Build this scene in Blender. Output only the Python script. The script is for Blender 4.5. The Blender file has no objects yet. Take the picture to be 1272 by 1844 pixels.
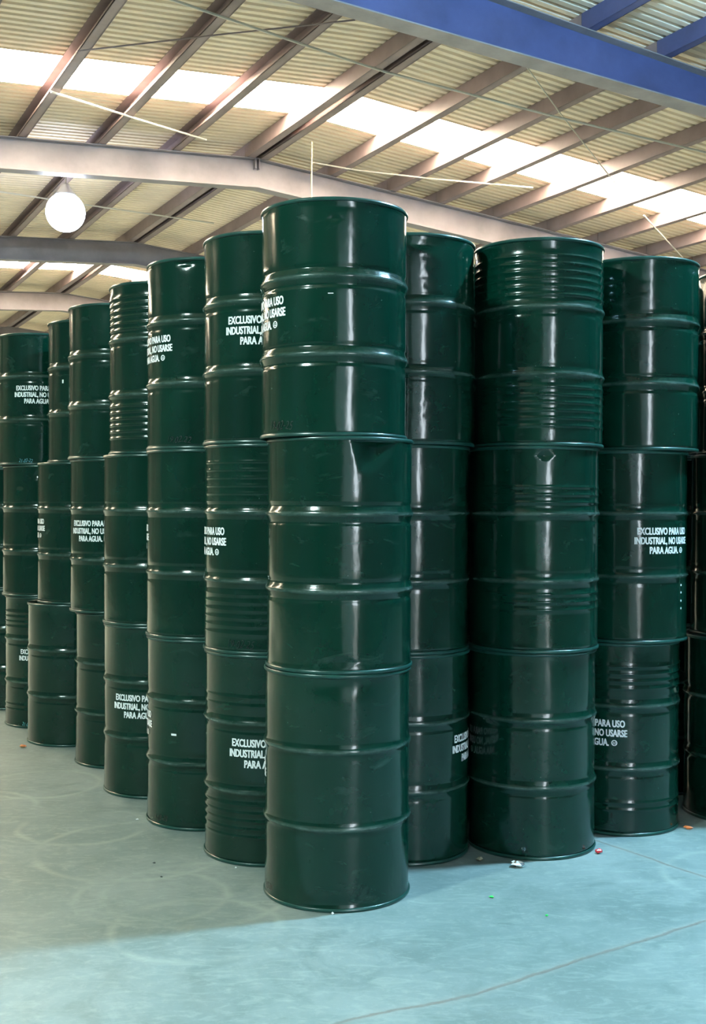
import bpy, bmesh, math, random
import numpy as np
from mathutils import Vector, Matrix
random.seed(7)
SC = bpy.context.scene
COL = SC.collection

# ---------------------------------------------------------------- camera
F_PX, PITCH, ROLL, CAM_H = 2050.0, 0.0071, 0.00464, 1.5104
cam_d = bpy.data.cameras.new('camera'); cam = bpy.data.objects.new('camera', cam_d); COL.objects.link(cam)
cam_d.sensor_fit = 'AUTO'; cam_d.sensor_width = 36.0; cam_d.lens = 36.0 * F_PX / 1844.0
cam_d.clip_start = 0.05; cam_d.clip_end = 200
_fw = Vector((0, math.cos(PITCH), -math.sin(PITCH))); _u0 = Vector((0, math.sin(PITCH), math.cos(PITCH))); _r0 = Vector((1, 0, 0))
_r = _r0 * math.cos(ROLL) + _u0 * math.sin(ROLL); _u = -_r0 * math.sin(ROLL) + _u0 * math.cos(ROLL)
cam.matrix_world = Matrix((( _r.x, _u.x, -_fw.x, 0), (_r.y, _u.y, -_fw.y, 0), (_r.z, _u.z, -_fw.z, CAM_H), (0, 0, 0, 1)))
SC.camera = cam

# ---------------------------------------------------------------- world, exposure, lamp strengths
w = bpy.data.worlds.new('world'); SC.world = w; w.use_nodes = True
WB = w.node_tree.nodes['Background']
WB.inputs['Color'].default_value = (0.80, 0.92, 1.0, 1); WB.inputs['Strength'].default_value = 22.0
SC.view_settings.view_transform = 'Standard'; SC.view_settings.look = 'None'
SC.view_settings.gamma = 1.0; SC.view_settings.use_curve_mapping = False
SC.view_settings.exposure = 0.17
SKYLIGHT_STRENGTH, SKYLIGHT_COLOR = 48.0, (1.0, 0.87, 0.66)
LAMP_LEFT, LAMP_RIGHT, LAMP_FAR = (1000.0, (0.74, 1.0, 0.95)), (2150.0, (0.40, 0.75, 1.0)), (30.0, (0.78, 0.84, 1.0))     # emission of the globes
SC.cycles.use_denoising = True
SC.cycles.max_bounces = 10; SC.cycles.diffuse_bounces = 6; SC.cycles.glossy_bounces = 5
SC.cycles.sample_clamp_indirect = 8.0

# ---------------------------------------------------------------- hall frame: s along the hall, t across it, ridge at t = 0
ANG = 0.481; P2 = (-1.47, 16.876)
UX, UY = -math.sin(ANG), math.cos(ANG); VX, VY = UY, -UX
ZR, KL, KR = 6.6, 0.064, 0.085          # underside of purlins at the ridge; roof falls to both sides
PUR_H = 0.20
T_L, T_R, S_B, S_F = -14.0, 12.0, -17.6, 31.0
def W(s, t, z): return (P2[0] + s * UX + t * VX, P2[1] + s * UY + t * VY, z)
def roof_z(t): return ZR - (KL * -t if t < 0 else KR * t)

# ---------------------------------------------------------------- node helpers
def new_mat(name):
    m = bpy.data.materials.new(name); m.use_nodes = True
    nt = m.node_tree; b = nt.nodes['Principled BSDF']
    return m, nt, b
def N(nt, typ, **kw):
    n = nt.nodes.new(typ)
    for k, v in kw.items(): setattr(n, k, v)
    return n
def mth(nt, op, a, b=None, c=None):
    n = N(nt, 'ShaderNodeMath', operation=op)
    for i, x in enumerate((a, b, c)):
        if x is None: continue
        if isinstance(x, (int, float)): n.inputs[i].default_value = x
        else: nt.links.new(x, n.inputs[i])
    return n.outputs[0]
def noise(nt, vec, scale, detail=4, rough=0.55, dist=0.0):
    n = N(nt, 'ShaderNodeTexNoise'); n.inputs['Scale'].default_value = scale; n.inputs['Detail'].default_value = detail
    n.inputs['Roughness'].default_value = rough; n.inputs['Distortion'].default_value = dist
    if vec is not None: nt.links.new(vec, n.inputs['Vector'])
    return n
def ramp(nt, fac, stops):
    n = N(nt, 'ShaderNodeValToRGB'); e = n.color_ramp.elements
    while len(e) < len(stops): e.new(0.5)
    for i, (p, c) in enumerate(stops):
        e[i].position = p; e[i].color = (c, c, c, 1) if isinstance(c, (int, float)) else (*c, 1)
    nt.links.new(fac, n.inputs['Fac']); return n.outputs['Color']
def mix(nt, fac, a, b, mode='MIX'):
    n = N(nt, 'ShaderNodeMix', data_type='RGBA', blend_type=mode)
    for sock, x in ((n.inputs[0], fac), (n.inputs[6], a), (n.inputs[7], b)):
        if isinstance(x, (int, float)): sock.default_value = x
        elif isinstance(x, tuple): sock.default_value = (*x, 1)
        else: nt.links.new(x, sock)
    return n.outputs[2]
def bump(nt, b, h, strength, dist=0.01):
    n = N(nt, 'ShaderNodeBump'); n.inputs['Strength'].default_value = strength; n.inputs['Distance'].default_value = dist
    nt.links.new(h, n.inputs['Height']); nt.links.new(n.outputs[0], b.inputs['Normal']); return n
def mapping(nt, vec, scale):
    n = N(nt, 'ShaderNodeMapping'); n.inputs['Scale'].default_value = scale; nt.links.new(vec, n.inputs['Vector']); return n.outputs[0]
def objco(nt): return N(nt, 'ShaderNodeTexCoord').outputs['Object']

# ---------------------------------------------------------------- materials
def drum_paint():
    m, nt, b = new_mat('dark_green_gloss_paint')
    co = objco(nt); info = N(nt, 'ShaderNodeObjectInfo')
    add = N(nt, 'ShaderNodeVectorMath', operation='ADD'); nt.links.new(co, add.inputs[0])
    sc = N(nt, 'ShaderNodeVectorMath', operation='SCALE'); sc.inputs[0].default_value = (13, 7, 5)
    nt.links.new(info.outputs['Random'], sc.inputs['Scale']); nt.links.new(sc.outputs[0], add.inputs[1])
    v = add.outputs[0]
    n1 = noise(nt, v, 3.0, 5, 0.6)
    base = ramp(nt, n1.outputs['Fac'], [(0.3, (0.0008, 0.0205, 0.0125)), (0.7, (0.0012, 0.0285, 0.0172))])
    # dusty scuffs and fine scratches
    n2 = noise(nt, mapping(nt, v, (1, 1, 2.5)), 5.5, 8, 0.68, 0.6)
    sc1 = ramp(nt, n2.outputs['Fac'], [(0.60, 0.0), (0.78, 0.55)])
    n3 = noise(nt, mapping(nt, v, (2.2, 2.2, 0.35)), 42, 3, 0.6)
    scr = ramp(nt, n3.outputs['Fac'], [(0.70, 0.0), (0.76, 0.16)])
    fac = mth(nt, 'MAXIMUM', sc1, scr)
    sp = noise(nt, v, 90, 1, 0.4); spk = ramp(nt, sp.outputs['Fac'], [(0.80, 0.0), (0.83, 0.5)])
    col = mix(nt, mth(nt, 'MULTIPLY', fac, 0.35), base, (0.10, 0.17, 0.15))
    col = mix(nt, mth(nt, 'MULTIPLY', spk, 0.5), col, (0.25, 0.32, 0.30))
    sz = N(nt, 'ShaderNodeSeparateXYZ'); nt.links.new(co, sz.inputs[0]); zz = sz.outputs[2]
    wear = None
    for c0, wd in ((0.305, 0.011), (0.592, 0.011), (0.872, 0.007), (0.006, 0.009)):
        k = mth(nt, 'MAXIMUM', mth(nt, 'SUBTRACT', 1.0, mth(nt, 'DIVIDE', mth(nt, 'ABSOLUTE', mth(nt, 'SUBTRACT', zz, c0)), wd)), 0.0)
        wear = k if wear is None else mth(nt, 'MAXIMUM', wear, k)
    wn = ramp(nt, noise(nt, mapping(nt, v, (1, 1, 3)), 7, 6, 0.7).outputs['Fac'], [(0.38, 0.15), (0.62, 0.85)])
    wear = mth(nt, 'MULTIPLY', wear, wn)
    col = mix(nt, mth(nt, 'MULTIPLY', wear, 0.75), col, (0.105, 0.165, 0.145))
    fac = mth(nt, 'MAXIMUM', fac, mth(nt, 'MULTIPLY', wear, 0.6))
    nt.links.new(col, b.inputs['Base Color'])
    rg = mth(nt, 'ADD', mth(nt, 'MULTIPLY', fac, 0.30), 0.15)
    nt.links.new(rg, b.inputs['Roughness'])
    b.inputs['Specular IOR Level'].default_value = 0.42
    b.inputs['Coat Weight'].default_value = 0.12; b.inputs['Coat Roughness'].default_value = 0.10
    n4 = noise(nt, mapping(nt, v, (1, 1, 0.45)), 11, 3, 0.5)
    h = mth(nt, 'ADD', n4.outputs['Fac'], mth(nt, 'MULTIPLY', noise(nt, v, 55, 2).outputs['Fac'], 0.06))
    bump(nt, b, h, 0.10, 0.02)
    return m
def simple(name, col, rough=0.5, metal=0.0, var=0.0, scale=6.0, bmp=0.0, spec=0.5):
    m, nt, b = new_mat(name)
    b.inputs['Roughness'].default_value = rough; b.inputs['Metallic'].default_value = metal
    b.inputs['Specular IOR Level'].default_value = spec
    if var:
        n = noise(nt, objco(nt), scale, 6, 0.6)
        lo = tuple(c * (1 - var) for c in col); hi = tuple(min(1, c * (1 + var)) for c in col)
        nt.links.new(ramp(nt, n.outputs['Fac'], [(0.3, lo), (0.7, hi)]), b.inputs['Base Color'])
        if bmp: bump(nt, b, n.outputs['Fac'], bmp, 0.01)
    else: b.inputs['Base Color'].default_value = (*col, 1)
    return m
def emit(name, col, strength):
    m, nt, b = new_mat(name)
    b.inputs['Base Color'].default_value = (*[min(1, c) for c in col], 1)
    b.inputs['Emission Color'].default_value = (*col, 1); b.inputs['Emission Strength'].default_value = strength
    return m

RINGS = [(-1.25, 5.30, 0.29), (-0.77, 4.36, 0.29), (-0.60, 4.40, 0.36), (-0.55, 4.03, 0.30), (-1.66, 6.10, 0.30),
         (-0.95, 4.95, 0.42), (-1.9, 5.6, 0.33), (1.62, 4.62, 0.34)]
CRACKS = [((-0.6, 2.95), (0.0, 3.324)), ((0.0, 3.324), (0.38, 3.50)), ((0.38, 3.50), (0.80, 3.80)), ((0.80, 3.80), (1.292, 4.131)), ((1.292, 4.131), (2.6, 4.9)),
          ((1.10, 5.12), (1.43, 4.627)), ((1.43, 4.627), (2.1, 3.7)), ((1.05, 3.20), (1.35, 3.34))]
def floor_mat():
    m, nt, b = new_mat('worn_grey_green_concrete')
    geo = N(nt, 'ShaderNodeNewGeometry'); pos = geo.outputs['Position']
    wob = noise(nt, pos, 5.0, 3)
    sub = N(nt, 'ShaderNodeVectorMath', operation='SUBTRACT'); nt.links.new(wob.outputs['Color'], sub.inputs[0]); sub.inputs[1].default_value = (0.5, 0.5, 0.5)
    scl = N(nt, 'ShaderNodeVectorMath', operation='SCALE'); nt.links.new(sub.outputs[0], scl.inputs[0]); scl.inputs['Scale'].default_value = 0.035
    wp = N(nt, 'ShaderNodeVectorMath', operation='ADD'); nt.links.new(pos, wp.inputs[0]); nt.links.new(scl.outputs[0], wp.inputs[1])
    wpos = wp.outputs[0]
    n1 = noise(nt, pos, 0.9, 8, 0.62, 0.5); n2 = noise(nt, pos, 4.5, 8, 0.7, 1.2); n3 = noise(nt, pos, 34, 6, 0.75)
    n5 = noise(nt, mapping(nt, pos, (1, 2.6, 1)), 7, 6, 0.65, 1.8)
    c = ramp(nt, n1.outputs['Fac'], [(0.30, (0.122, 0.168, 0.160)), (0.5, (0.182, 0.230, 0.220)), (0.72, (0.245, 0.290, 0.276))])
    c = mix(nt, mth(nt, 'MULTIPLY', ramp(nt, n2.outputs['Fac'], [(0.35, 1.0), (0.55, 0.0)]), 0.60), c, (0.105, 0.150, 0.140))
    c = mix(nt, mth(nt, 'MULTIPLY', ramp(nt, n5.outputs['Fac'], [(0.50, 0.0), (0.68, 1.0)]), 0.45), c, (0.29, 0.345, 0.315))
    c = mix(nt, mth(nt, 'MULTIPLY', ramp(nt, n3.outputs['Fac'], [(0.54, 0.0), (0.70, 1.0)]), 0.30), c, (0.33, 0.37, 0.345))
    w2 = noise(nt, pos, 38.0, 3); s2 = N(nt, 'ShaderNodeVectorMath', operation='SUBTRACT'); nt.links.new(w2.outputs['Color'], s2.inputs[0]); s2.inputs[1].default_value = (0.5, 0.5, 0.5)
    c2 = N(nt, 'ShaderNodeVectorMath', operation='SCALE'); nt.links.new(s2.outputs[0], c2.inputs[0]); c2.inputs['Scale'].default_value = 0.012
    a2 = N(nt, 'ShaderNodeVectorMath', operation='ADD'); nt.links.new(wpos, a2.inputs[0]); nt.links.new(c2.outputs[0], a2.inputs[1]); wpos = a2.outputs[0]
    sep = N(nt, 'ShaderNodeSeparateXYZ'); nt.links.new(wpos, sep.inputs[0])
    X, Y = sep.outputs[0], sep.outputs[1]
    # dusty rings dragged by drum bottoms
    tot = None
    for i, (cx, cy, R) in enumerate(RINGS):
        dx = mth(nt, 'SUBTRACT', X, cx); dy = mth(nt, 'SUBTRACT', Y, cy)
        d = mth(nt, 'SQRT', mth(nt, 'ADD', mth(nt, 'MULTIPLY', dx, dx), mth(nt, 'MULTIPLY', dy, dy)))
        k = mth(nt, 'SUBTRACT', 1.0, mth(nt, 'DIVIDE', mth(nt, 'ABSOLUTE', mth(nt, 'SUBTRACT', d, R)), 0.028))
        k = mth(nt, 'MAXIMUM', k, 0.0)
        tot = k if tot is None else mth(nt, 'MAXIMUM', tot, k)
    brk = ramp(nt, noise(nt, pos, 2.2, 3).outputs['Fac'], [(0.40, 0.0), (0.60, 1.0)])
    c = mix(nt, mth(nt, 'MULTIPLY', mth(nt, 'MULTIPLY', tot, brk), 0.42), c, (0.34, 0.385, 0.335))
    # cracks with chalky edges
    ct = None
    for (x0, y0), (x1, y1) in CRACKS:
        L = math.hypot(x1 - x0, y1 - y0); ux, uy = (x1 - x0) / L, (y1 - y0) / L
        dx = mth(nt, 'SUBTRACT', X, x0); dy = mth(nt, 'SUBTRACT', Y, y0)
        al = mth(nt, 'ADD', mth(nt, 'MULTIPLY', dx, ux), mth(nt, 'MULTIPLY', dy, uy))
        ac = mth(nt, 'ABSOLUTE', mth(nt, 'SUBTRACT', mth(nt, 'MULTIPLY', dy, ux), mth(nt, 'MULTIPLY', dx, uy)))
        ov = mth(nt, 'ABSOLUTE', mth(nt, 'SUBTRACT', al, L / 2)); ov = mth(nt, 'MAXIMUM', mth(nt, 'SUBTRACT', ov, L / 2), 0.0)
        dd = mth(nt, 'ADD', ac, ov)
        ct = dd if ct is None else mth(nt, 'MINIMUM', ct, dd)
    halo = ramp(nt, ct, [(0.0, 1.0), (0.035, 0.0)]); core = ramp(nt, ct, [(0.0, 1.0), (0.0045, 1.0), (0.010, 0.0)])
    c = mix(nt, mth(nt, 'MULTIPLY', halo, mth(nt, 'MULTIPLY', n2.outputs['Fac'], 0.55)), c, (0.33, 0.325, 0.28))
    c = mix(nt, mth(nt, 'MULTIPLY', core, mth(nt, 'MULTIPLY', n2.outputs['Fac'], 1.25)), c, (0.145, 0.125, 0.105))
    nt.links.new(c, b.inputs['Base Color'])
    nt.links.new(ramp(nt, n2.outputs['Fac'], [(0.3, 0.42), (0.7, 0.62)]), b.inputs['Roughness'])
    b.inputs['Specular IOR Level'].default_value = 0.35
    h = mth(nt, 'SUBTRACT', mth(nt, 'ADD', mth(nt, 'MULTIPLY', n3.outputs['Fac'], 0.25), mth(nt, 'MULTIPLY', n2.outputs['Fac'], 0.6)), mth(nt, 'MULTIPLY', core, 0.8))
    bump(nt, b, h, 0.22, 0.01)
    return m

M = {}
M['drum'] = drum_paint()
M['chime'] = simple('dark_green_rim_paint', (0.008, 0.052, 0.042), 0.28, 0.0, 0.25, 20)
M['ink'] = simple('white_stencil_ink', (0.90, 0.90, 0.92), 0.55, 0, 0.06, 60)
M['marker'] = simple('black_marker_ink', (0.004, 0.010, 0.012), 0.55)
M['redmarker'] = simple('dark_red_marker_ink', (0.03, 0.012, 0.014), 0.5)
M['bluemarker'] = simple('pale_blue_chalk', (0.12, 0.40, 0.48), 0.6)
M['floor'] = floor_mat()
M['roof'] = simple('cream_roof_sheet', (0.82, 0.70, 0.565), 0.55, 0.0, 0.10, 1.3)
M['purlin'] = simple('grey_primer_steel', (0.27, 0.205, 0.215), 0.55, 0.0, 0.18, 2.0)
M['beam'] = simple('pale_grey_steel_paint', (0.235, 0.21, 0.235), 0.45, 0.0, 0.22, 1.6)
M['blue'] = simple('blue_steel', (0.085, 0.098, 0.24), 0.42, 0.0, 0.22, 1.8)  # blue tone of the two nearest beams and right-hand near purlins
M['flange'] = simple('grey_flange', (0.30, 0.265, 0.275), 0.5, 0.0, 0.20, 3.0)  # greyer tone of the flanges on the blue beams
M['wire'] = simple('galvanised_wire', (0.60, 0.57, 0.52), 0.4, 0.3)
M['cord'] = simple('yellowed_cord', (0.62, 0.50, 0.22), 0.7)
M['wall'] = simple('pale_grey_wall_sheet', (0.09, 0.095, 0.09), 0.6, 0.0, 0.12, 1.0)
M['darkwall'] = simple('dark_grey_wall_sheet', (0.06, 0.062, 0.066), 0.7, 0.0, 0.12, 1.0)
M['leafdoor'] = simple('white_door_sheet', (0.70, 0.73, 0.76), 0.5)
M['ground'] = simple('outdoor_dirt', (0.20, 0.19, 0.16), 0.9, 0.0, 0.2, 0.8)
M['skylight'] = emit('backlit_fibreglass', SKYLIGHT_COLOR, SKYLIGHT_STRENGTH)
M['housing'] = simple('lamp_housing_aluminium', (0.55, 0.56, 0.58), 0.35, 0.6)

# ---------------------------------------------------------------- object helpers
def mesh(name, verts, faces, mat, smooth=False):
    me = bpy.data.meshes.new(name); me.from_pydata([tuple(map(float, v)) for v in verts], [], faces); me.update()
    if mat is not None: me.materials.append(mat)
    if smooth: me.polygons.foreach_set('use_smooth', [True] * len(me.polygons))
    return me
def link(name, me, parent=None, loc=None, rotz=None):
    o = bpy.data.objects.new(name, me); COL.objects.link(o)
    if parent is not None: o.parent = parent
    if loc is not None: o.location = loc
    if rotz is not None: o.rotation_euler = (0, 0, rotz)
    return o
def tag(o, label=None, cat=None, group=None, kind=None):
    if label: o['label'] = label
    if cat: o['category'] = cat
    if group: o['group'] = group
    if kind: o['kind'] = kind
    return o
def hexa(p):      # 8 corner points -> verts, faces
    return list(p), [(0, 3, 2, 1), (4, 5, 6, 7), (0, 1, 5, 4), (1, 2, 6, 5), (2, 3, 7, 6), (3, 0, 4, 7)]
class MB:
    def __init__(s): s.v = []; s.f = []
    def add(s, v, f):
        n = len(s.v); s.v += list(v); s.f += [tuple(i + n for i in q) for q in f]; return s
    def hall_box(s, s0, s1, t0, t1, zb0, zb1, zt0, zt1):   # box in hall coordinates; z may differ at t0 / t1
        return s.add(*hexa([W(s0, t0, zb0), W(s1, t0, zb0), W(s1, t1, zb1), W(s0, t1, zb1), W(s0, t0, zt0), W(s1, t0, zt0), W(s1, t1, zt1), W(s0, t1, zt1)]))
    def tube(s, a, b, r, n=6):
        a, b = Vector(a), Vector(b); d = (b - a).normalized(); q = d.to_track_quat('Z', 'Y').to_matrix()
        vs = []
        for p in (a, b):
            for i in range(n):
                an = 2 * math.pi * i / n; vs.append(tuple(p + q @ Vector((r * math.cos(an), r * math.sin(an), 0))))
        fs = [(i, (i + 1) % n, n + (i + 1) % n, n + i) for i in range(n)] + [tuple(range(n))[::-1], tuple(range(n, 2 * n))]
        return s.add(vs, fs)
    def lathe(s, prof, n=48, c=(0, 0), caps=(False, False)):
        vs = [(c[0] + r * math.cos(2 * math.pi * i / n), c[1] + r * math.sin(2 * math.pi * i / n), z) for r, z in prof for i in range(n)]
        m = len(prof)
        fs = [(j * n + i, j * n + (i + 1) % n, (j + 1) * n + (i + 1) % n, (j + 1) * n + i) for j in range(m - 1) for i in range(n)]
        if caps[0]: fs.append(tuple(range(n))[::-1])
        if caps[1]: fs.append(tuple(range((m - 1) * n, m * n)))
        return s.add(vs, fs)
    def mesh(s, name, mat, smooth=False): return mesh(name, s.v, s.f, mat, smooth)
    def build(s, name, mat, parent=None, smooth=False): return link(name, s.mesh(name, mat, smooth), parent)

# ================================================================= SETTING
fl = MB().hall_box(S_B, S_F, T_L, T_R, -0.2, -0.2, 0, 0).build('floor', M['floor']); tag(fl, kind='structure')
gd = MB().hall_box(S_B - 40, S_B, T_L, T_R + 40, -0.2, -0.2, -0.03, -0.03).build('outside_ground_1', M['ground']); tag(gd, kind='structure')  # unseen outdoor ground beyond the back doorway, shows only in reflections

def wall(name, boxes, mat='wall'):
    m = MB()
    for b in boxes: m.hall_box(*b)
    return tag(m.build(name, M[mat]), kind='structure')
ZT = 7.0
wall('wall_left', [(S_B, S_F, T_L - 0.2, T_L, -0.2, -0.2, ZT, ZT)])
wall('wall_right', [(S_B, S_F, T_R, T_R + 0.2, -0.2, -0.2, ZT, ZT)], 'darkwall')
wall('wall_far', [(S_F, S_F + 0.2, T_L - 0.2, T_R + 0.2, -0.2, -0.2, ZT, ZT)])
DT0, DT1, DH = -4.95, -4.40, 3.9          # tall doorway in the wall behind the camera
wall('wall_back', [(S_B - 0.2, S_B, T_L - 0.2, DT0, -0.2, -0.2, ZT, ZT), (S_B - 0.2, S_B, DT1, T_R + 0.2, -0.2, -0.2, ZT, ZT), (S_B - 0.2, S_B, DT0, DT1, DH, DH, ZT, ZT)], 'darkwall')
door = MB().hall_box(S_B + 0.02, S_B + 0.08, DT0 - 1.9, DT0 - 0.02, 0.02, 0.02, DH, DH).build('door_1', M['leafdoor']); tag(door, kind='structure')

# ---- ceiling: corrugated sheets, skylight sheets and purlins are its pieces
ceil = bpy.data.objects.new('ceiling', None); COL.objects.link(ceil); ceil.location = W(0, 0, ZR); tag(ceil, kind='structure')
_CI = Matrix.Translation(ceil.location).inverted()
def under_ceiling(name, me, label=None):
    o = link(name, me, ceil); o.matrix_parent_inverse = _CI.copy()
    if label: o['label'] = label
    return o
PITCH_C = 0.13
SKY = [(-2.62, -1.57), (9.2, 10.25), (20.9, 21.95)]       # skylight strips: s ranges
def sheet(side, s0, s1):
    t0, t1 = (0.0, T_L) if side < 0 else (0.0, T_R)
    n = max(1, round((s1 - s0) / PITCH_C)); prof = []
    p = (s1 - s0) / n
    for i in range(n):
        b = s0 + i * p
        prof += [(b, 0.0), (b + 0.50 * p, 0.0), (b + 0.60 * p, 0.042), (b + 0.90 * p, 0.042)]
    prof.append((s1, 0.0))
    vs = []
    for s, h in prof:
        for t in (t0, t1): vs.append(W(s, t, roof_z(t) + PUR_H + h))
    nn = len(prof)
    for s, h in prof:
        for t in (t0, t1): vs.append(W(s, t, roof_z(t) + PUR_H + h + 0.006))
    fs = []
    for i in range(nn - 1):
        a = 2 * i; fs.append((a, a + 2, a + 3, a + 1)); a += 2 * nn; fs.append((a, a + 1, a + 3, a + 2))
    return vs, fs
edges = [S_B - 0.2]
for a, b in SKY: edges += [a, b]
edges.append(S_F + 0.2)
for side in (-1, 1):
    for k in range(0, len(edges), 2):
        a, b = edges[k], edges[k + 1]; n = max(1, round((b - a) / 1.05))
        for i in range(n):
            vs, fs = sheet(side, a + (b - a) * i / n, a + (b - a) * (i + 1) / n)
            under_ceiling('roof_sheet', mesh('roof_sheet', vs, fs, M['roof']))
    for a, b in SKY:
        vs, fs = sheet(side, a, b)
        under_ceiling('skylight_sheet', mesh('skylight_sheet', vs, fs, M['skylight']), 'glowing translucent skylight sheet between the roof sheets')
PT = [0.0, 1.196, 2.241, 3.15, 4.25, 5.35, 6.45, 7.55, 8.65, 9.75, 10.85, -1.197, -2.271, -3.345, -4.45, -5.55, -6.65, -7.75, -8.85, -9.95, -11.05, -12.15, -13.25]
FR = [-12.1, -6.06, 0.0, 6.14, 12.2, 18.3, 24.4]
bays = [S_B] + FR + [S_F]
def channel(t, s0, s1, flip=1, h=PUR_H - 0.002, f=0.075, w_=0.012):
    m = MB(); z = roof_z(t)
    m.hall_box(s0, s1, t - w_ / 2, t + w_ / 2, z, z, z + h, z + h)
    a, b = (t, t + f) if flip > 0 else (t - f, t)
    m.hall_box(s0, s1, a, b, z, z, z + 0.010, z + 0.010)
    m.hall_box(s0, s1, a, b, z + h - 0.010, z + h - 0.010, z + h, z + h)
    e = b - 0.008 if flip > 0 else a
    m.hall_box(s0, s1, e, e + 0.008, z, z, z + 0.03, z + 0.03)
    return m
for t in PT:
    for k in range(len(bays) - 1):
        s0, s1 = bays[k] + 0.003, bays[k + 1] - 0.003
        mat = M['purlin'] if bays[k + 1] > -6.5 else M['purlin']
        if t == 0.0:
            for q, fl_ in ((-0.16, 1), (0.16, -1)):
                under_ceiling('purlin', channel(q, s0, s1, fl_, f=0.12).mesh('purlin', M['purlin']))
        else:
            under_ceiling('purlin', channel(t, s0, s1, 1 if t > 0 else -1, f=0.11).mesh('purlin', M['blue'] if bays[k + 1] < -6 and t > 1.1 else M['purlin']))

# ---- portal frames: rafters on columns
def rafter(s, depth_fn, label, web_mat, fl_mat, fw=0.20):
    root = bpy.data.objects.new('roof_beam', None); COL.objects.link(root); root.location = W(s, 0, roof_z(0) - depth_fn(0))
    tag(root, label, 'roof beam', 'steel roof beams across the hall')
    inv = Matrix.Translation(root.location).inverted()
    ts = [T_L + 0.02, -9, -6, -2.2, 0, 3.2, 6, 9, T_R - 0.02]
    web, top, bot = MB(), MB(), MB()
    for a, b in zip(ts[:-1], ts[1:]):
        za, zb = roof_z(a) - 0.002, roof_z(b) - 0.002; da, db = depth_fn(a), depth_fn(b)
        web.hall_box(s - 0.006, s + 0.006, a, b, za - da, zb - db, za - 0.012, zb - 0.012)
        top.hall_box(s - fw / 2, s + fw / 2, a, b, za - 0.012, zb - 0.012, za, zb)
        bot.hall_box(s - fw / 2, s + fw / 2, a, b, za - da - 0.014, zb - db - 0.014, za - da, zb - db)
    for nm, m, mt in (('web', web, web_mat), ('top_flange', top, fl_mat), ('bottom_flange', bot, fl_mat)):
        o = m.build(nm, mt, root); o.matrix_parent_inverse = inv.copy()
    st = MB()                                             # stiffener plates at the ridge
    z = roof_z(0)
    for q in ((-0.03, 0.03) if s == 0.0 else ()): st.hall_box(s - fw / 2 + .005, s + fw / 2 - .005, q - 0.008, q + 0.008, z - 0.16, z - 0.16, z - .015, z - .015)
    if s == 0.0: o = st.build('ridge_plate', fl_mat, root); o.matrix_parent_inverse = inv.copy()
    for t in (T_L + 0.16, T_R - 0.16):
        c = MB(); zt = roof_z(t) - depth_fn(t) - 0.02
        c.hall_box(s - 0.006, s + 0.006, t - 0.14, t + 0.14, 0, 0, zt, zt)
        for q in (-0.14, 0.128): c.hall_box(s - 0.1, s + 0.1, t + q, t + q + 0.012, 0, 0, zt, zt)
        o = c.build('column', web_mat, root); o.matrix_parent_inverse = inv.copy()
flat = lambda t: 0.42
tap = lambda t: roof_z(min(3.2, max(-2.2, t))) - (6.085 - 0.047 * min(3.2, max(-2.2, t))) - 0.014
rafter(FR[0], flat, 'grey steel roof beam overhead just in front of the camera', M['blue'], M['flange'])
rafter(FR[1], tap, 'large blue steel roof beam slanting across the upper right corner', M['blue'], M['flange'], 0.24)
rafter(FR[2], flat, 'pale grey steel roof beam passing behind the top of the tallest drum stack', M['beam'], M['beam'])
rafter(FR[3], flat, 'hazy grey steel roof beam just behind the hanging lamp', M['beam'], M['beam'])
rafter(FR[4], flat, 'faint far roof beam beyond the second skylight strip, over the far left stacks', M['beam'], M['beam'])
for s in FR[5:]:
    rafter(s, flat, 'distant grey roof beam at the far end of the hall', M['beam'], M['beam'])

# ---- thin rods and wires stretched under the roof
def ray_hit_roof(px, py, dz=-0.03):
    d = _fw + _r * ((px - 636) / F_PX) - _u * ((py - 922) / F_PX)
    best = None
    for side, k in ((-1, KL), (1, KR)):
        a = -P2[0] * VX - P2[1] * VY; b = d.x * VX + d.y * VY
        l = (ZR + dz - k * side * a - CAM_H) / (d.z + k * side * b)
        p = Vector((0, 0, CAM_H)) + d * l
        t = (p.x - P2[0]) * VX + (p.y - P2[1]) * VY
        if t * side >= 0 and l > 0: best = p
    return best
def rod(name, pts, label, cat, mat, r=0.008, dz=-0.03):
    P = [ray_hit_roof(*q, dz) for q in pts]; m = MB()
    for a, b in zip(P[:-1], P[1:]): m.tube(a, b, r)
    o = m.build(name, mat); tag(o, label, cat)
rod('bracing_rod', [(300, -4), (640, 112), (700, 131), (1000, 210), (1290, 279)], 'long grey rod strung under the roof in front of the blue beam', 'rod', M['wire'], 0.014, -0.10)
rod('bracing_rod', [(92, 165), (240, 212), (372, 252)], 'bright thin rod crossing below the left end of the skylight strip', 'rod', M['wire'], 0.013)
rod('bracing_rod', [(560, 292), (640, 306), (780, 322), (960, 338)], 'pale thin rod to the right above the tallest drum stack', 'rod', M['wire'], 0.011)
rod('bracing_rod', [(-8, 344), (150, 368), (385, 402)], 'thin rod passing behind the bright hanging lamp', 'rod', M['wire'], 0.013)
rod('bracing_rod', [(940, 108), (1010, 205), (1110, 332)], 'thin wire slanting down from the blue beam to the skylight', 'wire', M['wire'], 0.009)
rod('bracing_rod', [(1160, 388), (1232, 466)], 'short thin wire below the skylight above the right stacks', 'wire', M['wire'], 0.012)
rod('bracing_rod', [(140, 92), (400, 62), (640, 36)], 'dark thin wire slanting across the upper left roof sheets', 'wire', M['purlin'], 0.009)
p = ray_hit_roof(562, 255, 0.0)
m = MB(); m.tube(p, p - Vector((0, 0, 1.45)), 0.008)
tag(m.build('hanging_rope', M['cord']), 'thin yellowish rope hanging from the roof behind the tallest stack', 'rope')

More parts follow.
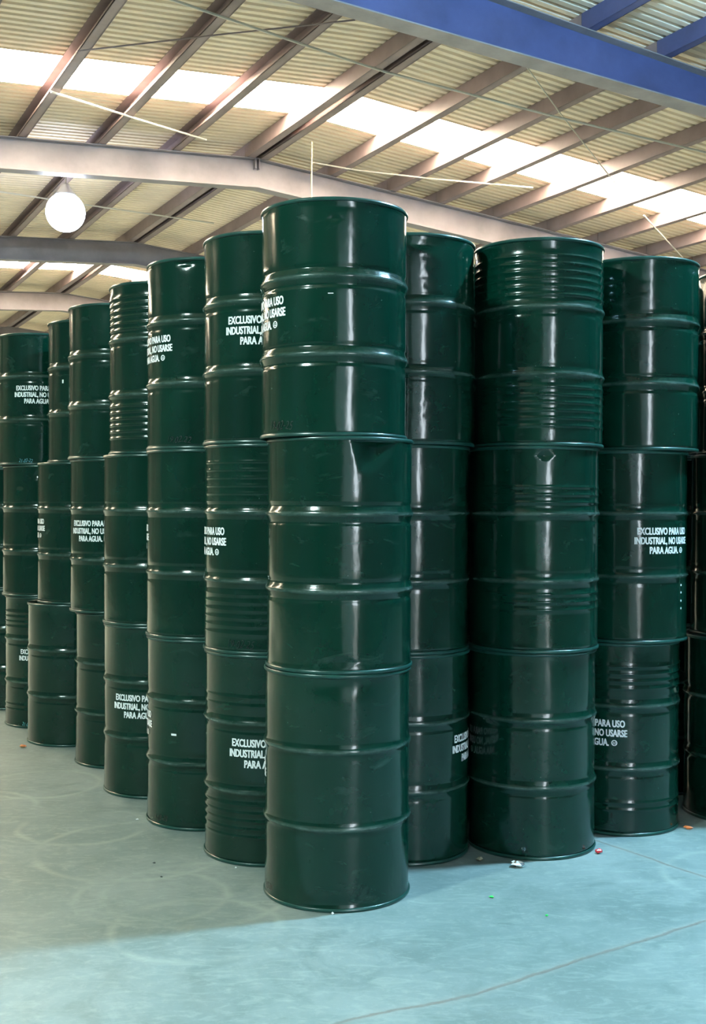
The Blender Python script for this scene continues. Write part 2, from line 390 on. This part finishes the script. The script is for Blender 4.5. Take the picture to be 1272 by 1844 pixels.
# ---- lamps
def lamp(name, loc, label, strength, r=0.20, open_=0.10):
    root = bpy.data.objects.new(name, None); COL.objects.link(root); root.location = loc
    tag(root, label, 'lamp')
    t = (loc[0] - P2[0]) * VX + (loc[1] - P2[1]) * VY
    ztop = roof_z(t) + PUR_H - loc[2]
    prof = [(r * math.cos(a), -0.02 + r * math.sin(a)) for a in np.linspace(-math.pi / 2 + 0.02, open_, 16)]
    MB().lathe(prof, 32, caps=(True, True)).build('globe', emit('lamp_globe_glow', strength[1], strength[0]), root, True)
    re, ze = r * math.cos(open_), -0.02 + r * math.sin(open_)
    hp = [(re * 1.03, ze - 0.005), (re * 1.02, ze + 0.02), (max(0.08, re * 0.7), ze + 0.5 * re), (0.07, ze + 0.5 * re + 0.06), (0.05, ze + 0.5 * re + 0.10)]
    MB().lathe(hp, 32, caps=(True, True)).build('housing', M['housing'], root, True)
    MB().tube((0, 0, ze + 0.5 * re + 0.09), (0, 0, ztop), 0.012).build('hanging_rod', M['wire'], root)
    return root
def ray_at_z(px, py, z):
    d = _fw + _r * ((px - 636) / F_PX) - _u * ((py - 922) / F_PX); return Vector((0, 0, CAM_H)) + d * ((z - CAM_H) / d.z)
pb = ray_at_z(118, 380, 5.8)
lamp('hanging_lamp', pb, 'bright bluish white round lamp hanging under the roof at upper left', LAMP_FAR, 0.285, 1.0)
lamp('hanging_lamp', (-3.6, 1.0, 5.1), 'hanging lamp to the left of the camera, outside the picture', LAMP_LEFT)
lamp('hanging_lamp', (3.55, 5.42, 5.7), 'hanging lamp far to the right of the stacks, outside the picture', LAMP_RIGHT)

# ================================================================= DRUMS
HD, RB = 0.88, 0.2825
Z1, Z2 = 0.305, 0.592
def gauss(x, s): return np.exp(-(x / s) ** 2)
def body_mesh(name, seed=0, ribs=(), dents=(), hoop=0.0072, wav=0.0005, groove=0.0019):
    """ribs: (z, amplitude); dents: (angle, z, half angle, half height, depth, sharp)"""
    rng = np.random.RandomState(seed)
    zs = list(np.linspace(0.008, HD - 0.008, 46))
    for c in (Z1, Z2): zs += list(c + np.array([-.050, -.044, -.038, -.033, -.028, -.023, -.019, -.015, -.011, -.0075, -.004, 0, .004, .0075, .011, .015, .019, .023, .028, .033, .038, .044, .050]))
    for z, a in ribs: zs += [z - .0105, z - .006, z - .003, z, z + .003, z + .006, z + .0105]
    for d in dents: zs += list(np.linspace(d[1] - d[3] * 1.3, d[1] + d[3] * 1.3, 26))
    zs = np.array(sorted(z for z in zs if 0.008 <= z <= HD - 0.008)); keep = [0]
    for i in range(1, len(zs)):
        if zs[i] - zs[keep[-1]] > 0.0018: keep.append(i)
    zs = zs[keep]; n = 144 if dents else 112
    th = np.linspace(0, 2 * np.pi, n, endpoint=False)
    r = np.full(len(zs), RB)
    for c in (Z1, Z2):
        r += hoop * gauss(zs - c, 0.0125) - groove * gauss(np.abs(zs - c) - 0.032, 0.009)
    for z, a in ribs: r += a * gauss(zs - z, 0.0062)
    r += 0.0018 * gauss(zs - (HD - .012), 0.012) + 0.0018 * gauss(zs - .012, 0.012)
    T, Zg = np.meshgrid(th, zs); Rg = np.repeat(r[:, None], n, 1)
    for k in range(9):
        f = rng.randint(2, 13); g = rng.uniform(0, 9); p, q = rng.uniform(0, 6.28, 2)
        Rg += wav * rng.uniform(.3, 1) * np.sin(f * T + p) * np.cos(g * Zg + q) * 2 / math.sqrt(f)
    for (a, z0, wa, wz, dep, sharp) in dents:
        dT = (T - a + np.pi) % (2 * np.pi) - np.pi
        if sharp == 1:                       # creased, faceted dent
            k = np.clip(1 - np.abs(dT) / wa - 0.75 * np.abs(Zg - z0) / wz, 0, 1)
        elif sharp == 2:                     # triangular buckle, wide at the top edge, pointed below
            k = np.clip(np.minimum((Zg - (z0 - wz)) / (1.5 * wz), 1.0), 0, 1) * np.clip(1.15 - np.abs(dT - 0.10 * (Zg - z0) / wz) / (wa * np.clip((Zg - (z0 - wz)) / (2 * wz) + 0.25, .05, 1.3)), 0, 1)
        else: k = np.exp(-(dT / wa) ** 2 - ((Zg - z0) / wz) ** 2)
        Rg -= dep * k
    X, Y = Rg * np.cos(T), Rg * np.sin(T)
    vs = np.stack([X.ravel(), Y.ravel(), Zg.ravel()], 1).tolist(); m = len(zs)
    fs = [(j * n + i, j * n + (i + 1) % n, (j + 1) * n + (i + 1) % n, (j + 1) * n + i) for j in range(m - 1) for i in range(n)]
    fs.append(tuple(range(n))[::-1])         # bottom
    return mesh(name, vs, fs, M['drum'], True)
def ring(z, rc, rw, rh, n=96):               # rounded chime ring
    prof = [(rc + rw * math.cos(a), z + rh * math.sin(a)) for a in np.linspace(0, 2 * math.pi, 11)]
    return MB().lathe(prof, n)
top_me = ring(HD - 0.0075, 0.2845, 0.0045, 0.0075).mesh('top_rim', M['chime'], True)
bot_me = ring(0.0075, 0.2845, 0.0045, 0.0075).mesh('bottom_rim', M['chime'], True)
lid_m = MB().lathe([(0.2835, HD - 0.016), (0.279, HD - 0.022), (0.20, HD - 0.018), (0.05, HD - 0.016)], 64, caps=(False, True))
lid_me = lid_m.mesh('lid', M['drum'], True)
UP = [(0.640 + 0.033 * i, 0.0034) for i in range(6)]
LO = [(0.085 + 0.033 * i, 0.0034) for i in range(6)]
PLAIN = [body_mesh('drum_body', 10 + i, wav=0.00035 + 0.00012 * i, hoop=0.0065 + 0.0003 * (i % 3)) for i in range(5)]
RIB_L1M = body_mesh('ribbed_drum_body', 35, [(z, .0020) for z, a in UP + LO])
RIBBED = [body_mesh('ribbed_drum_body', 31, UP + LO), body_mesh('ribbed_drum_body', 32, UP[1:5] + LO[2:5])]
RIB_UP4 = body_mesh('ribbed_drum_body', 33, UP[1:5] + LO[1:3])
RIB_L1B = body_mesh('ribbed_drum_body', 34, [(0.665, .0022), (0.70, .0022)] + LO[1:6])

# lettering: built once from the built-in font, condensed, wrapped round the drum
def text_geo(txt, shear=0.0, bold=0.0, heavy=0.0):
    c = bpy.data.curves.new('lettering', 'FONT'); c.body = txt; c.size = 1.0; c.offset = bold; c.shear = shear; c.resolution_u = 3
    o = bpy.data.objects.new('lettering', c)
    COL.objects.link(o); dg = bpy.context.evaluated_depsgraph_get(); dg.update()
    me = bpy.data.meshes.new_from_object(o.evaluated_get(dg))
    v = np.array([tuple(x.co) for x in me.vertices]); f = [tuple(p.vertices) for p in me.polygons]
    bpy.data.objects.remove(o); bpy.data.meshes.remove(me); bpy.data.curves.remove(c)
    if heavy:
        n = len(v); v = np.concatenate([v + np.array([dx, 0, 0]) for dx in (-heavy, 0, heavy)])
        f = [tuple(i + k * n for i in q) for k in range(3) for q in f]
    return v, f
R_TXT = RB + 0.0016
def wrap(parts, name, mat, R=R_TXT):
    vs, fs = [], []
    for v, f in parts:
        n = len(vs); vs += [(R * math.cos(x / R), R * math.sin(x / R), z) for x, z in v]; fs += [tuple(i + n for i in q) for q in f]
    return mesh(name, vs, fs, mat)
def place_line(g, x0, x1, zc, cap):
    v, f = g; xa, xb = v[:, 0].min(), v[:, 0].max()
    x = x0 + (v[:, 0] - xa) / (xb - xa) * (x1 - x0)
    return list(zip(x, zc + (v[:, 1] - 0.36) * cap / 0.72)), f
def ring2d(cx, cz, r0, r1, n=20):
    v = [(cx + r * math.cos(2 * math.pi * i / n), cz + r * math.sin(2 * math.pi * i / n)) for r in (r0, r1) for i in range(n)]
    return v, [(i, (i + 1) % n, n + (i + 1) % n, n + i) for i in range(n)]
def quad2d(x0, x1, z0, z1): return [(x0, z0), (x1, z0), (x1, z1), (x0, z1)], [(0, 1, 2, 3)]
ZT_ = 0.470
L1g, L2g, L3g = text_geo('EXCLUSIVO PARA USO', 0, 0.024, 0.030), text_geo('INDUSTRIAL, NO USARSE', 0, 0.024, 0.030), text_geo('PARA AGUA.', 0, 0.024, 0.030)
print_me = wrap([place_line(L1g, -0.148, 0.150, ZT_ + 0.0435, 0.032), place_line(L2g, -0.160, 0.160, ZT_, 0.032), place_line(L3g, -0.090, 0.078, ZT_ - 0.0435, 0.032),
                 ring2d(0.102, ZT_ - 0.0455, 0.0095, 0.0135), quad2d(0.094, 0.110, ZT_ - 0.0505, ZT_ - 0.0475), quad2d(0.0955, 0.1005, ZT_ - 0.0445, ZT_ - 0.0410), quad2d(0.1035, 0.1085, ZT_ - 0.0445, ZT_ - 0.0410)],
                'white_lettering', M['ink'])
def date_me(txt, width, h, z, mat, tilt=0.0):
    v, f = place_line(text_geo(txt, 0.35, -0.008), -width / 2, width / 2, z, h)
    v = [(x, zz + tilt * x + 0.003 * math.sin(x * 90)) for x, zz in v]
    return wrap([(v, f)], 'handwritten_date', mat)
HALF = 0.160 / R_TXT

def drum(x, y, level, label, body, rot=None, group='dark green drums in stacks', print_at=None, marks=()):
    """print_at: ('l'|'r', q): where the lettering's left or right end shows, as a fraction of the drum's half width"""
    root = bpy.data.objects.new('steel_drum', None); COL.objects.link(root); root.location = (x, y, level * HD)
    tag(root, label, 'drum', group)
    d = math.hypot(x, y); face = math.atan2(-y, -x)       # angle towards where the photographer stood
    link('body', body, root, rotz=face if rot is None else rot)
    link('top_rim', top_me, root); link('bottom_rim', bot_me, root); link('lid', lid_me, root)
    if print_at:
        a = math.asin(print_at[1]); a = a + HALF if print_at[0] == 'l' else a - HALF
        link('white_lettering', print_me, root, rotz=face + a)
    for me, q in marks: link(me.name.split('.')[0], me, root, rotz=face + math.asin(q))
    return root

def dab(w_, h, z, mat, name='paint_mark'): return wrap([quad2d(-w_ / 2, w_ / 2, z - h / 2, z + h / 2)], name, mat)
def dot(z, r, mat):
    return wrap([([(r * math.cos(6.283 * i / 10), z + 1.2 * r * math.sin(6.283 * i / 10)) for i in range(10)], [tuple(range(10))])], 'white_dot', mat)  # small white dot on the drum side

A_ = lambda q: math.asin(q)
F_TOP = body_mesh('drum_body', 51, dents=[(A_(-0.02), 0.80, 0.10, 0.020, 0.006, 1), (A_(0.02), 0.845, 0.16, 0.012, 0.002, 0), (A_(0.40), 0.10, 0.35, 0.06, 0.0018, 0)], wav=0.0003, hoop=0.0075, groove=0.004)
F_MID = body_mesh('drum_body', 52, dents=[(A_(0.46), 0.825, 0.33, 0.085, 0.034, 2), (A_(0.02), 0.045, 0.27, 0.020, 0.006, 1), (A_(-.86), 0.09, .12, .05, .004, 0)], wav=0.0004, hoop=0.0078, groove=0.004)
F_BOT = body_mesh('drum_body', 53, dents=[(A_(0.05), 0.835, 0.32, 0.03, 0.004, 0), (A_(0.0), 0.035, 0.5, 0.02, 0.003, 0), (A_(0.62), 0.33, 0.12, 0.05, 0.002, 0)], wav=0.0005, groove=0.0004)
L2_TOP = body_mesh('drum_body', 54, dents=[(A_(-0.36), 0.852, 0.13, 0.016, 0.008, 0)])
M_TOP = body_mesh('drum_body', 55, dents=[(A_(0.28), 0.83, 0.2, 0.018, 0.004, 0)] + [(A_(q), z, .05, .012, .0009, 0) for q, z in ((.25, .78), (.3, .74), (.22, .70), (.27, .66), (.3, .21), (.24, .17), (.28, .12))], wav=0.0007)
R_MID = body_mesh('ribbed_drum_body', 56, UP[:3] + LO[3:6], dents=[(A_(0.16), 0.838, 0.14, 0.022, 0.012, 1)])
RR_TOP = body_mesh('drum_body', 57, dents=[(A_(-0.02), 0.862, 0.10, 0.010, 0.005, 0), (A_(0.0), 0.60, .16, .02, -.002, 0), (A_(0.04), 0.72, .1, .012, .0012, 0), (A_(0.04), 0.77, .1, .012, .0012, 0)], hoop=0.0075, groove=0.004)
L6_MID = body_mesh('drum_body', 58, dents=[(A_(-0.6), 0.70, 0.12, 0.03, 0.008, 0), (A_(-0.2), 0.81, 0.10, 0.035, 0.010, 1)])
L1_BOTS = RIB_L1B

black_date = date_me('19-02-25', 0.125, 0.034, 0.045, M['marker'])
black_date2 = date_me('19.02.22', 0.125, 0.030, 0.045, M['marker'])
red_date = date_me('1-02-25', 0.090, 0.026, 0.045, M['redmarker'])
blue_date = date_me('21-02-22', 0.095, 0.024, 0.030, M['bluemarker'])
G = 'dark green drums in stacks'
# nearest stack
drum(-0.078, 4.475, 2, 'glossy dark green drum with white lettering, top of the nearest and tallest stack', F_TOP, print_at=('r', -0.640), marks=[(black_date, -0.70), (dab(0.020, 0.003, 0.525, M['ink']), -0.045)])
drum(-0.053, 4.475, 1, 'dark green drum with a deep dent under its top rim, middle of the nearest stack', F_MID)
drum(-0.058, 4.475, 0, 'scuffed dark green drum on the floor carrying the nearest stack', F_BOT, print_at=('r', -0.968), marks=[(red_date, -0.93)])
# left face, going back
drum(-0.372, 5.00, 2, 'smooth green drum lettered in white, top of first left stack', PLAIN[1], print_at=('l', -0.63))
drum(-0.366, 5.00, 1, 'ribbed green drum with black handwritten date, middle of first left stack', RIB_L1M, print_at=('r', -0.64), marks=[(black_date, -0.42)])
drum(-0.361, 5.00, 0, 'green drum with ribs low down and white lettering, bottom of first left stack', L1_BOTS, print_at=('l', -0.59))
drum(-0.710, 5.51, 2, 'green drum with a small oval dent below its rim, top of second left stack', L2_TOP, print_at=('r', -0.56), marks=[(black_date2, -0.45)])
drum(-0.710, 5.51, 1, 'plain green drum, middle of second left stack', PLAIN[0], print_at=('r', -0.952))
drum(-0.705, 5.51, 0, 'green drum with a white paint dash, bottom of second left stack', PLAIN[2], print_at=('r', -0.90), marks=[(dab(0.028, 0.009, 0.44, M['ink']), -0.53), (red_date, -0.74)])
drum(-1.012, 6.075, 2, 'ribbed green drum, top of third left stack', RIBBED[0], rot=1.0)
drum(-1.040, 6.075, 1, 'smooth green drum with bright hoops, middle of third left stack', PLAIN[3])
drum(-1.034, 6.075, 0, 'green drum with white lettering on the floor, bottom of third left stack', PLAIN[4], print_at=('l', -0.79))
drum(-1.390, 6.725, 2, 'plain green drum, top of fourth left stack', PLAIN[2], rot=0.4)
drum(-1.378, 6.725, 1, 'green drum with white lettering, middle of fourth left stack', PLAIN[0], rot=2.2, print_at=('l', -0.925))
drum(-1.345, 6.725, 0, 'plain green drum on the floor, bottom of fourth left stack', PLAIN[1], rot=3.0)
drum(-1.665, 7.30, 2, 'green drum set back to the right of its stack, top of fifth left stack', PLAIN[3], rot=0.9, marks=[(dab(0.012, 0.022, 0.50, M['ink']), -0.66)])
drum(-1.728, 7.30, 1, 'green drum with end of lettering at its left edge, middle of fifth left stack', PLAIN[4], rot=1.9, print_at=('r', -0.83))
drum(-1.789, 7.30, 0, 'dark green drum sticking out at the foot of fifth left stack', PLAIN[0], rot=5.0)
drum(-2.165, 7.87, 2, 'green drum with full white lettering, top of sixth stack at the left picture edge', PLAIN[1], rot=2.5, print_at=('l', -0.58), marks=[(blue_date, -0.33)])
drum(-2.125, 7.87, 1, 'green drum with two dents, middle of sixth stack at the left picture edge', L6_MID)
drum(-2.105, 7.87, 0, 'ribbed green drum with lettering, foot of sixth stack at the left picture edge', RIB_UP4, rot=0.3, print_at=('l', -0.66), marks=[(blue_date, -0.45)])
for lv, nm in ((2, 'top'), (1, 'middle'), (0, 'bottom')):
    drum(-2.56, 8.55, lv, '%s drum of the stack mostly cut off by the left picture edge' % nm, PLAIN[lv])
# right face
drum(0.244, 5.02, 2, 'green drum with dented shiny side, top of first right stack', M_TOP)
drum(0.224, 5.02, 1, 'dark drum half hidden by the nearest stack, middle of first stack right of it', PLAIN[2], rot=1.2)
drum(0.229, 5.02, 0, 'dark green drum with lettering at its right edge, bottom of first right stack', PLAIN[3], rot=4.0, print_at=('l', 0.73))
drum(0.824, 5.09, 2, 'ribbed green drum with bright bands, top of second right stack', RIBBED[0], rot=2.0)
drum(0.808, 5.09, 1, 'dark green drum with few ribs and a dented top, middle of second right stack', R_MID)
drum(0.803, 5.105, 0, 'plain dark green drum with litter at its foot, bottom of second right stack', PLAIN[4], rot=0.2)
drum(1.354, 5.45, 2, 'dark green drum with a dented upper rim, top of third right stack', RR_TOP)
drum(1.306, 5.45, 1, 'dark green drum with full white lettering, middle of third right stack', PLAIN[1], rot=3.3, print_at=('l', 0.14), marks=[(dot(z, 0.0045, M['ink']), 0.885) for z in (0.262, 0.228, 0.190, 0.155)])
drum(1.276, 5.462, 0, 'dark ribbed drum with lettering, bottom of third right stack', RIB_UP4, rot=1.4, print_at=('r', 0.155))
for lv, nm, xx in ((2, 'top', 1.995), (1, 'middle', 1.965), (0, 'bottom', 1.935)):
    drum(xx, 5.62, lv, '%s drum of the dark stack cut off by the right picture edge' % nm, PLAIN[lv], rot=1.0)
# second rank, seen only through the gaps
for (x, y, wh) in ((-0.09, 5.555, 'hidden stack right behind the nearest stack'), (0.53, 5.64, 'hidden stack behind the first right stack'), (1.05, 6.05, 'hidden stack behind the second right stack'),
                   (1.66, 6.20, 'hidden stack behind the third right stack'), (-0.42, 6.16, 'hidden stack behind the first left stack')):
    for lv, nm in enumerate(('bottom', 'middle', 'top')):
        drum(x, y, lv, '%s dark green drum of the %s' % (nm, wh), PLAIN[(lv + int(x * 7)) % 5], rot=x * 9 + lv, group='drums hidden behind the front stacks')

# ================================================================= LITTER
def blob(name, px, py, size, mats, label, cat, seed, n=7, rings_=4, squash=0.5):
    d = _fw + _r * ((px - 636) / F_PX) - _u * ((py - 922) / F_PX); q = Vector((0, 0, CAM_H)) + d * (-CAM_H / d.z)
    rng = random.Random(seed); vs, fs = [], []
    sx, sy, sz = size
    for j in range(rings_):
        a = math.pi * (j + 0.5) / rings_
        for i in range(n):
            b = 2 * math.pi * i / n; k = rng.uniform(0.65, 1.1)
            vs.append((sx / 2 * k * math.sin(a) * math.cos(b), sy / 2 * k * math.sin(a) * math.sin(b), max(0.0, sz / 2 * (1 - k * math.cos(a)))))
    fs = [(j * n + i, j * n + (i + 1) % n, (j + 1) * n + (i + 1) % n, (j + 1) * n + i) for j in range(rings_ - 1) for i in range(n)] + [tuple(range(n))[::-1], tuple(range((rings_ - 1) * n, rings_ * n))]
    zmin = min(v[2] for v in vs); vs = [(a, b, c - zmin + 0.0005) for a, b, c in vs]
    me = mesh(name, vs, fs, mats[0])
    for mt in mats[1:]: me.materials.append(mt)
    for i, pg in enumerate(me.polygons): pg.material_index = rng.randrange(len(mats))
    o = link(name, me, loc=(q.x, q.y, 0), rotz=rng.uniform(-.5, .5)); tag(o, label, cat); return o
tan_ = simple('tan_wood', (0.52, 0.30, 0.12), 0.7, 0, 0.2, 60); org = simple('orange_plastic', (0.62, 0.16, 0.04), 0.5)
red = simple('red_wrapper', (0.70, 0.03, 0.04), 0.35); wht = simple('white_paper', (0.78, 0.80, 0.80), 0.5)
foil = simple('silver_foil', (0.75, 0.77, 0.80), 0.2, 0.9); brn = simple('brown_print', (0.16, 0.10, 0.06), 0.5)
grn = simple('bright_green_plastic', (0.03, 0.60, 0.12), 0.4); leaf = simple('dry_leaf', (0.26, 0.25, 0.18), 0.8); drk = simple('dark_grit', (0.06, 0.07, 0.07), 0.8)
blob('wood_chip', 41, 1346, (0.060, 0.030, 0.020), [tan_, org], 'orange tan scrap on the floor at the foot of the far left stacks', 'scrap', 1, 6, 3)
blob('orange_scrap', 1240, 1493, (0.050, 0.024, 0.016), [org], 'orange scrap on the floor near the right picture edge', 'scrap', 2, 6, 3)
blob('crumpled_wrapper', 1079, 1537, (0.034, 0.026, 0.024), [red, red, wht], 'small red and white wrapper on the floor between the right stacks', 'wrapper', 3, 7, 4)
blob('crumpled_foil', 931, 1561, (0.066, 0.050, 0.026), [foil, wht, brn, foil, brn], 'crumpled silver foil in front of second right stack', 'wrapper', 4, 8, 5)
blob('dry_leaf', 864, 1550, (0.030, 0.040, 0.020), [leaf], 'dull dry leaf in the shadow beside the silver foil', 'leaf', 5, 5, 3)
blob('green_scrap', 886, 1617, (0.026, 0.016, 0.010), [grn, leaf], 'bright green scrap on the lit floor right of the nearest stack', 'scrap', 6, 6, 3)
blob('green_scrap', 985, 1650, (0.017, 0.016, 0.008), [grn], 'tiny bright green scrap, the one closer to the floor crack', 'scrap', 7, 6, 3)
blob('paper_scrap', 247, 1477, (0.018, 0.012, 0.008), [wht], 'tiny white scrap inside the dusty ring on the left floor', 'scrap', 8, 6, 3)
blob('paper_scrap', 599, 1647, (0.012, 0.012, 0.010), [wht], 'tiny white scrap touching the foot of the nearest stack', 'scrap', 9, 6, 3)
blob('paper_scrap', 425, 1564, (0.012, 0.010, 0.008), [wht], 'tiny white scrap at the foot of the first left stack', 'scrap', 10, 6, 3)
blob('dark_scrap', 278, 1555, (0.018, 0.008, 0.006), [drk], 'tiny dark scrap on the left floor, farther of two', 'scrap', 11, 6, 3)
blob('dark_scrap', 291, 1580, (0.014, 0.008, 0.006), [drk], 'tiny dark scrap on the left floor, nearer of two', 'scrap', 12, 6, 3)
